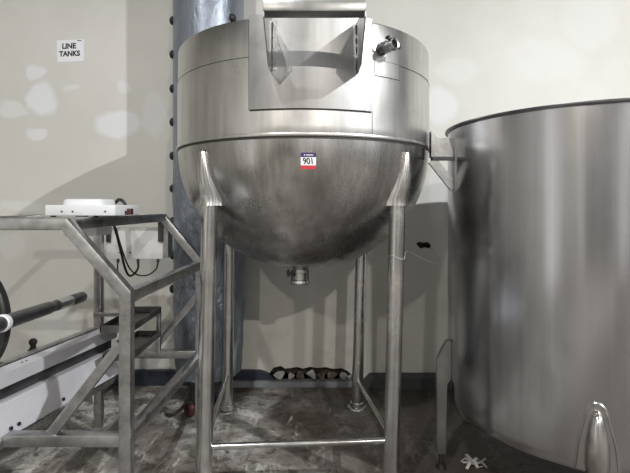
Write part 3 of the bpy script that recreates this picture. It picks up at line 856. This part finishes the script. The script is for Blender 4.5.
for Y in (2.66, 2.69): add_cyl(bm, (cx(Y, -.05), Y, .873), (cx(Y, -.05), Y, .877), .007, n=12)
obj('rivet', bm, M['dark_steel'], cv)
bm = NB(); c = P(33, 345, 2.95); add_lathe(bm, [(0, -.09), (.03, -.08), (.03, -.03), (.016, -.015), (.016, .0), (.024, .012), (.024, .028), (.012, .04), (0, .04)], c, n=16); obj('dark_knob', bm, M['black_rubber'], cv, smooth=True)
for Y in (1.95,):
    bm = NB(); add_bar(bm, (cx(Y, -.03), Y, 0), (cx(Y, -.03), Y, .70), .06); obj('leg', bm, M['tube'], cv)
# far beam, leg and caster
bm = NB(); add_bar(bm, (cx(3.36, -.03), 3.30, .53), (-1.98, 4.20, .53), .05); obj('end_beam', bm, M['dark_steel'], cv)
bm = NB(); add_bar(bm, (-1.98, 4.20, .16), (-1.98, 4.20, .53), .04); lg = obj('leg', bm, M['dark_steel'], cv)
bm = NB(); add_lathe(bm, [(0, -.018), (.06, -.018), (.07, -.01), (.07, .01), (.06, .018), (0, .018)], (-1.96, 4.20, .07), Vector((1, .3, 0)), n=28); obj('caster', bm, M['white_plastic'], lg, smooth=True, sharp=40)
bm = NB(); add_box(bm, -2.01, -1.95, 4.17, 4.23, .13, .17, .004); add_box(bm, -1.995, -1.985, 4.18, 4.22, .07, .14); obj('caster_fork', bm, M['tube'], lg)

# shaft on a bearing stand
s0 = P(0, 324, 2.30); s1 = P(83, 296.5, 3.28); sd = (s1 - s0).normalized(); L = (s1 - s0).length
sh = thing('roller_shaft', 'long dark steel shaft with a white ring poking in from the left', 'shaft', (s0 - sd * .45) * 1.0)
sh.location.z = 0
bm = NB()
add_lathe(bm, [(0, -.6), (.037, -.6), (.037, L * .50), (.035, L * .515), (.030, L * .53), (.030, L * .56), (.033, L * .57), (.033, L * .80), (.036, L * .81), (.036, L - .02), (.030, L + .0), (.018, L + .012), (0, L + .014)], s0, sd, n=36)
obj('shaft_bar', bm, M['dark_steel'], sh, smooth=True, sharp=35)
bm = NB(); add_lathe(bm, [(.0335, L * .60), (.0345, L * .60), (.0345, L * .79), (.0335, L * .79)], s0, sd, n=36, closed=True); obj('polished_sleeve', bm, M['fitting'], sh, smooth=True, label='polished bright section of the shaft')
bm = NB(); q = .0; add_lathe(bm, [(.036, q), (.043, q + .004), (.044, q + .02), (.042, q + .036), (.036, q + .04)], s0, sd, n=36, closed=True); obj('white_ring', bm, M['white_plastic'], sh, smooth=True, label='white tape ring')
bm = NB(); c = s0 - sd * .35; add_box(bm, c.x - .04, c.x + .04, c.y - .04, c.y + .04, 0, c.z - .02, .005); add_box(bm, c.x - .06, c.x + .06, c.y - .05, c.y + .05, c.z - .07, c.z + .06, .01); obj('bearing_stand', bm, M['tube'], sh)
# black disc wheel behind the shaft
wc = P(-44, 318, 2.72)
wh = thing('black_wheel', 'large thin black wheel cropped by the left edge', 'wheel', (wc.x, wc.y, 0))
ax = Vector((.22, 1, 0)).normalized()
bm = NB(); R_ = .365
add_lathe(bm, [(0, -.02), (R_ * .86, -.02), (R_ * .9, -.03), (R_ * .97, -.03), (R_, -.018), (R_, .018), (R_ * .97, .03), (R_ * .9, .03), (R_ * .86, .02), (0, .02)], wc, ax, n=96)
obj('disc', bm, M['black_disc'], wh, smooth=True, sharp=35)
bm = NB(); add_cyl(bm, wc - ax * .06, wc + ax * .16, .05, n=24); obj('hub', bm, M['dark_steel'], wh, smooth=True)
bm = NB(); add_box(bm, wc.x - .05, wc.x + .08, wc.y + .08, wc.y + .16, 0, wc.z + .06, .005); obj('stand', bm, M['tube'], wh)

# ------------------------------------------------------------------ sign
a = P(57, 62, WY); b = P(84, 39, WY)
sg = thing('paper_sign', 'white paper sign reading LINE TANKS taped to the wall', 'sign', ((a.x + b.x) / 2, WY - .001, a.z))
pts = [P(57, 40.5, WY), P(84.2, 39.2, WY), P(83.8, 61, WY), P(57.5, 62.2, WY)]
bm = NB(); add_prism(bm, [p - Vector((0, .0015, 0)) for p in pts], (0, .001, 0)); obj('paper', bm, M['paper'], sg)
for s, px, py, w in (('LINE', 69.2, 46.0, 13.8), ('TANKS', 69.6, 53.6, 21.0)):
    bm = text_bm(s, .075, .0003, .0032)
    xs = [v.co.x for v in bm.verts]; ys = [v.co.y for v in bm.verts]
    kx = w / F * WY / (max(xs) - min(xs)); ky = 5.6 / F * WY / (max(ys) - min(ys)); mxx = (max(xs) + min(xs)) / 2; myy = (max(ys) + min(ys)) / 2
    c = P(px, py, WY)
    rt_ = math.radians(2)
    for v in bm.verts:
        x = (v.co.x - mxx) * kx; y = (v.co.y - myy) * ky
        v.co = Vector((c.x + x, WY - .002 - v.co.z, c.z + y + x * math.tan(rt_)))
    obj('lettering', bm, M['ink'], sg)
bm = NB(); c = P(79.5, 40.6, WY); add_box(bm, c.x - .02, c.x + .02, WY - .004, WY - .002, c.z - .004, c.z + .003); obj('dark_tape_mark', bm, M['ink'], sg)

# ------------------------------------------------------------------ rubble in the broken wall base, and floor scraps
def chunk(c, sx, sy, sz, mat, name, label, seed, group=None):
    r = random.Random(seed)
    bm = NB()
    for _ in range(15):
        d_ = Vector((r.gauss(0, 1), r.gauss(0, 1), r.gauss(0, 1))).normalized() * r.uniform(.75, 1.0)
        bm.verts.new((d_.x * sx * 1.0, d_.y * sy * .9, d_.z * sz * .9))
    hull = bmesh.ops.convex_hull(bm, input=bm.verts[:])
    loose = [v for v in bm.verts if not v.link_faces]
    bmesh.ops.delete(bm, geom=loose, context='VERTS')
    rot = Matrix.Rotation(r.uniform(-.5, .5), 3, 'Y')
    for v in bm.verts: v.co = rot @ v.co
    zmin = min(v.co.z for v in bm.verts)
    for v in bm.verts: v.co += Vector(c) - Vector((0, 0, zmin))
    o = center(obj(name, bm, mat)); tag(o, label, 'rubble', group); return o
G = 'rubble in the broken wall base'
zf = .057
specs = [(279, 4.61, .055, .035, .06, 'plaster', 'large pale rounded plaster lump at the left end of the wall hole'),
         (291, 4.615, .035, .03, .04, 'plaster', 'small pale plaster lump second from the left in the wall hole'),
         (300, 4.62, .05, .03, .055, 'rubble_dark', 'dark jagged rubble piece left of the hole middle'),
         (311, 4.61, .055, .035, .06, 'plaster', 'grey plaster block in the middle of the wall hole'),
         (322, 4.62, .05, .03, .05, 'rubble_dark', 'brown rubble piece right of the grey middle block'),
         (332, 4.62, .055, .03, .05, 'rubble_dark', 'long brown rubble piece in the right half of the wall hole'),
         (343, 4.615, .04, .03, .045, 'plaster', 'pale broken plaster piece near the right end of the wall hole'),
         (349.5, 4.60, .025, .025, .03, 'plaster', 'smallest white plaster crumb at the right end of the wall hole')]
for i, (px, Y, sx, sy, sz, m_, lb) in enumerate(specs): chunk((P(px, 0, Y).x, Y, zf), sx * 1.15, sy, sz * 1.1, M[m_], 'rubble_chunk', lb, i + 2, G)
# crumpled plastic scrap under the tank
def scrap(c, sz, seed, label):
    r = random.Random(seed); bm = NB()
    for k in range(4):
        a = r.uniform(0, PI); p = Vector(c); pts = []
        for i in range(6):
            pts.append(p + Vector((math.cos(a) * (i - 2.5) * sz * .2 + r.uniform(-.01, .01), math.sin(a) * (i - 2.5) * sz * .2 + r.uniform(-.01, .01), .012 + .03 * math.sin(i * 1.3 + k) ** 2)))
        for q0, q1 in zip(pts, pts[1:]): add_bar(bm, q0, q1, .022, .003, .001, ext=.003)
    zmin = min(v.co.z for v in bm.verts)
    for v in bm.verts: v.co.z -= zmin - .001
    o = center(obj('plastic_scrap', bm, M['scrap'])); tag(o, label, 'litter'); return o
scrap(P(474, 466, 3.2).xy.to_3d(), .16, 4, 'pale crumpled plastic scrap on the floor below the round tank')
# small caster dolly wheel under the duct
c = Vector((P(192, 0, 4.0).x, 3.92, .06))
ct = thing('caster_wheel', 'red-brown caster wheel on the floor beside the front left kettle leg', 'caster', (c.x, c.y, 0))
bm = NB(); add_lathe(bm, [(0, -.022), (.045, -.022), (.058, -.012), (.06, 0), (.058, .012), (.045, .022), (0, .022)], c, Vector((.5, .8, 0)), n=28); obj('wheel', bm, M['wheel'], ct, smooth=True, sharp=40)
bm = NB(); add_cyl(bm, c - Vector((.5, .8, 0)) * .035, c + Vector((.5, .8, 0)) * .035, .014, n=12); add_box(bm, c.x - .035, c.x + .035, c.y - .03, c.y + .03, .122, .14, .003); add_box(bm, c.x - .03, c.x - .022, c.y - .03, c.y - .01, .05, .125); obj('wheel_fork', bm, M['dark_steel'], ct)
bm = NB(); add_sweep(bm, [c + Vector((-.20, .02, -.045)), c + Vector((-.14, -.03, -.03)), c + Vector((-.08, 0, .0)), c + Vector((-.04, .02, .04))], .014, sub=5); obj('black_strap', bm, M['black_rubber'], ct, smooth=True)
